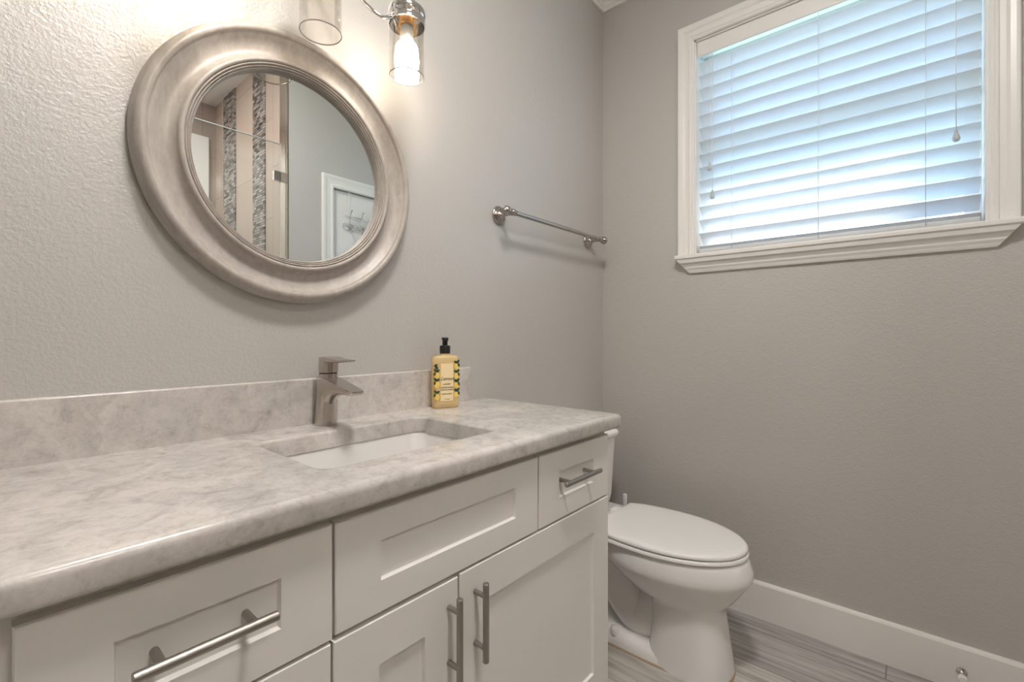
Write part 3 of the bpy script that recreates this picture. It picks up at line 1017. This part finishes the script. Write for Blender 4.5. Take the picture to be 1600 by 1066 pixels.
# ------------------------------------------------------------------ towel bar
TZ = 1.5225
tbr = thing('towel_bar', 'satin nickel towel bar with round wall posts, mounted near the window wall', 'towel bar', (-.44, -.001, TZ))
TY = -.068
bm = bmesh.new()
lathe(bm, [(.0085, -.785), (.0085, -.105)], (0, TY, TZ), (1, 0, 0), n=24)
obj('bar', bm, M_bar, tbr, smooth=True, auto=35)
for x, s in ((-.748, -1), (-.142, 1)):
    bm = bmesh.new()
    lathe(bm, [(.0330, .001), (.0335, .0035), (.0322, .0065), (.0290, .0080), (.0270, .0085), (.0255, .0105), (.0190, .0125), (.0130, .0165), (.0100, .0230), (.0085, .0340), (.0080, .0460), (.0095, .0580), (.0115, .0660), (.0110, .0740), (.006, .080), (.0005, .081)], (x, 0, TZ), (0, -1, 0), n=40)
    obj('wall_post', bm, M_bar, tbr, smooth=True, auto=50)
    bm = bmesh.new()
    lathe(bm, [(.0072, .004), (.0095, .006), (.0105, .010), (.0090, .014), (.0085, .017), (.0135, .020), (.0172, .028), (.0165, .036), (.0110, .044), (.0005, .047)], (x, TY, TZ), (s, 0, 0), n=32)
    lathe(bm, [(.0072, -.018), (.0100, -.016), (.0108, -.012), (.0095, -.008), (.0072, -.006)], (x, TY, TZ), (s, 0, 0), n=32)
    obj('finial', bm, M_bar, tbr, smooth=True, auto=50)

# ------------------------------------------------------------------ toilet
TX = -.410
to = thing('toilet', 'white elongated toilet with closed lid between the vanity and window wall', 'toilet', (TX, -.40, 0))
def egg(z, w, yf, yb, ymid=None, n=64, sq=2.0, sqf=2.0, cx=TX):
    ymid = yb - (yb - yf) * .42 if ymid is None else ymid
    pts = []
    for i in range(n):
        a = 2 * PI * i / n
        c, s = math.cos(a), math.sin(a)
        e = 2.0 / (sqf if s < 0 else sq)
        x = w * math.copysign(abs(c) ** e, c)
        y = (ymid - yf) * math.copysign(abs(s) ** e, s) if s < 0 else (yb - ymid) * abs(s) ** e
        pts.append((cx + x, ymid + y, z))
    return pts
bm = bmesh.new()
loft(bm, [
    egg(.000, .112, -.700, -.44, -.56, sq=4, sqf=2.6), egg(.012, .111, -.700, -.44, -.56, sq=4, sqf=2.6), egg(.06, .106, -.693, -.45, -.56, sq=4, sqf=2.6),
    egg(.12, .102, -.684, -.455, -.56, sq=4, sqf=2.5), egg(.18, .100, -.676, -.455, -.56, sq=4, sqf=2.4), egg(.208, .101, -.674, -.45, -.56, sq=3.5, sqf=2.3),
    egg(.219, .108, -.682, -.42, -.54, sq=2.8, sqf=2.2), egg(.24, .130, -.704, -.345, -.50), egg(.285, .158, -.735, -.28, -.48), egg(.305, .172, -.749, -.26, -.475),
    egg(.318, .180, -.756, -.25, -.47), egg(.328, .1835, -.759, -.245, -.47), egg(.345, .1830, -.757, -.24, -.47), egg(.368, .1800, -.748, -.24, -.47), egg(.383, .1770, -.741, -.24, -.47),
    egg(.388, .1720, -.735, -.245, -.47), egg(.388, .12, -.67, -.29, -.47)])
obj('bowl', bm, M_porc, to, smooth=True, auto=70)
# foot plate and exposed trapway behind the pedestal
bm = bmesh.new()
loft(bm, [egg(0, .112, -.62, -.12, -.37, sq=6, sqf=4), egg(.022, .110, -.62, -.12, -.37, sq=6, sqf=4), egg(.034, .104, -.61, -.125, -.37, sq=6, sqf=4), egg(.05, .085, -.59, -.135, -.37, sq=5, sqf=4)])
obj('foot', bm, M_porc, to, smooth=True, auto=60)
bm = bmesh.new()
tube(bm, bez([(TX, -.50, .20), (TX, -.44, .115), (TX, -.385, .100), (TX, -.32, .165), (TX, -.26, .250), (TX, -.20, .255), (TX, -.165, .19), (TX, -.16, .09), (TX, -.16, .03)], 10), [.080] * 81, 28)
obj('trapway', bm, M_porc, to, smooth=True)
bm = bmesh.new()
loft(bm, [egg(.30, .10, -.36, -.06, -.2, sq=5, sqf=4), egg(.345, .15, -.36, -.03, -.2, sq=5, sqf=4), egg(.385, .168, -.36, -.025, -.2, sq=6, sqf=4), egg(.392, .162, -.35, -.03, -.2, sq=6, sqf=4)])
obj('tank_deck', bm, M_porc, to, smooth=True, auto=60)
for s in (-1, 1):
    bm = bmesh.new()
    lathe(bm, [(.016, .036), (.016, .050), (.013, .058), (.006, .062), (.0005, .063)], (TX + s * .093, -.335, 0), n=24)
    obj('bolt_cap', bm, M_plastic, to, smooth=True, auto=50)
def lidring(z, ins, yb=-.272, w=.185, yf=-.742):
    pts = []
    ym = -.470
    n = 24
    for k in range(n + 1):                                  # front half ellipse, right to left
        a = -PI * k / n
        pts.append((TX + (w - ins) * math.cos(a), ym + (ym - yf - ins) * math.sin(a), z))
    m = 8
    side = []
    for k in range(1, m + 1):
        t = k / m
        y = ym + (yb - ins - ym) * t
        side.append(((w - ins) - .026 * t ** 2 - (.012 * max(0, t - .8) / .2) ** 1, y))
    pts += [(TX - a, y, z) for a, y in side]
    pts += [(TX + a, y, z) for a, y in side[::-1]]
    return pts
bm = bmesh.new()
loft(bm, [lidring(.3905, .004, -.262, .186, -.744), lidring(.392, .0, -.262, .186, -.744), lidring(.3995, .0, -.262, .186, -.744), lidring(.402, .004, -.262, .186, -.744)])
obj('seat', bm, M_plastic, to, smooth=True, auto=60)
bm = bmesh.new()
loft(bm, [lidring(.4065, .004), lidring(.4075, .001), lidring(.4135, .0), lidring(.4175, .003), lidring(.4200, .010), lidring(.4212, .03), lidring(.4216, .09)])
obj('lid', bm, M_plastic, to, smooth=True, auto=60)
for s in (-1, 1):
    obj('lid_hinge', boxes(((TX + s * .07 - .022, -.268, .392), (TX + s * .07 + .022, -.236, .412))), M_plastic, to, bevel=.004)
obj('seat_bumper', boxes(((TX - .105, -.690, .402), (TX - .085, -.668, .4068))), M_plastic, to)
def tk(z, hw, y0, y1, r):
    return [(x, y, z) for x, y in rrect(TX, (y0 + y1) / 2, hw, (y1 - y0) / 2, r, 8)]
bm = bmesh.new()
loft(bm, [tk(.392, .178, -.165, -.03, .05), tk(.400, .192, -.178, -.022, .05), tk(.43, .196, -.182, -.018, .045), tk(.664, .208, -.190, -.012, .04)])
obj('tank', bm, M_porc, to, smooth=True, auto=50)
bm = bmesh.new()
loft(bm, [tk(.664, .206, -.189, -.012, .04), tk(.668, .217, -.199, -.006, .04), tk(.684, .220, -.202, -.005, .04), tk(.692, .214, -.196, -.009, .035), tk(.696, .200, -.182, -.02, .03)])
obj('tank_lid', bm, M_porc, to, smooth=True, auto=60)
bm = bmesh.new()
loft(bm, [egg(.0, .1165, -.7045, -.115, -.40, sq=6, sqf=2.8), egg(.006, .1140, -.702, -.118, -.40, sq=6, sqf=2.8)])
obj('caulk_line', bm, M_caulk, to)

# toilet brush in its holder between tank and window wall
tb_ = thing('toilet_brush', 'white toilet brush handle rising behind the closed toilet lid', 'toilet brush', (-.075, -.155, 0))
bm = bmesh.new()
lathe(bm, [(.050, .0), (.052, .004), (.047, .10), (.045, .135), (.040, .135), (.040, .02), (.001, .018)], (-.075, -.155, 0), n=36)
obj('holder', bm, M_plastic, tb_, smooth=True, auto=40)
bm = bmesh.new()
lathe(bm, [(.0005, .03), (.030, .035), (.032, .10), (.030, .112), (.010, .115), (.0078, .14), (.0082, .30), (.0100, .345), (.0105, .372), (.009, .3755), (.0005, .376)], (-.075, -.155, 0), n=24)
obj('brush_handle', bm, M_plastic, tb_, smooth=True, auto=40)

# door stop on the window wall's baseboard
ds = thing('door_stop', 'small white door stop screwed to the baseboard under the window', 'door stop', (-.015, -1.246, .062))
bm = bmesh.new()
lathe(bm, [(.013, .0002), (.013, .004), (.006, .006), (.005, .030)], (-.015, -1.246, .062), (-1, 0, 0), n=24)
obj('stem', bm, M_chrome, ds, smooth=True, auto=35)
bm = bmesh.new()
lathe(bm, [(.006, .029), (.010, .031), (.0115, .036), (.0115, .046), (.009, .050), (.0005, .051)], (-.015, -1.246, .062), (-1, 0, 0), n=24)
obj('cap', bm, M_plastic, ds, smooth=True, auto=50)
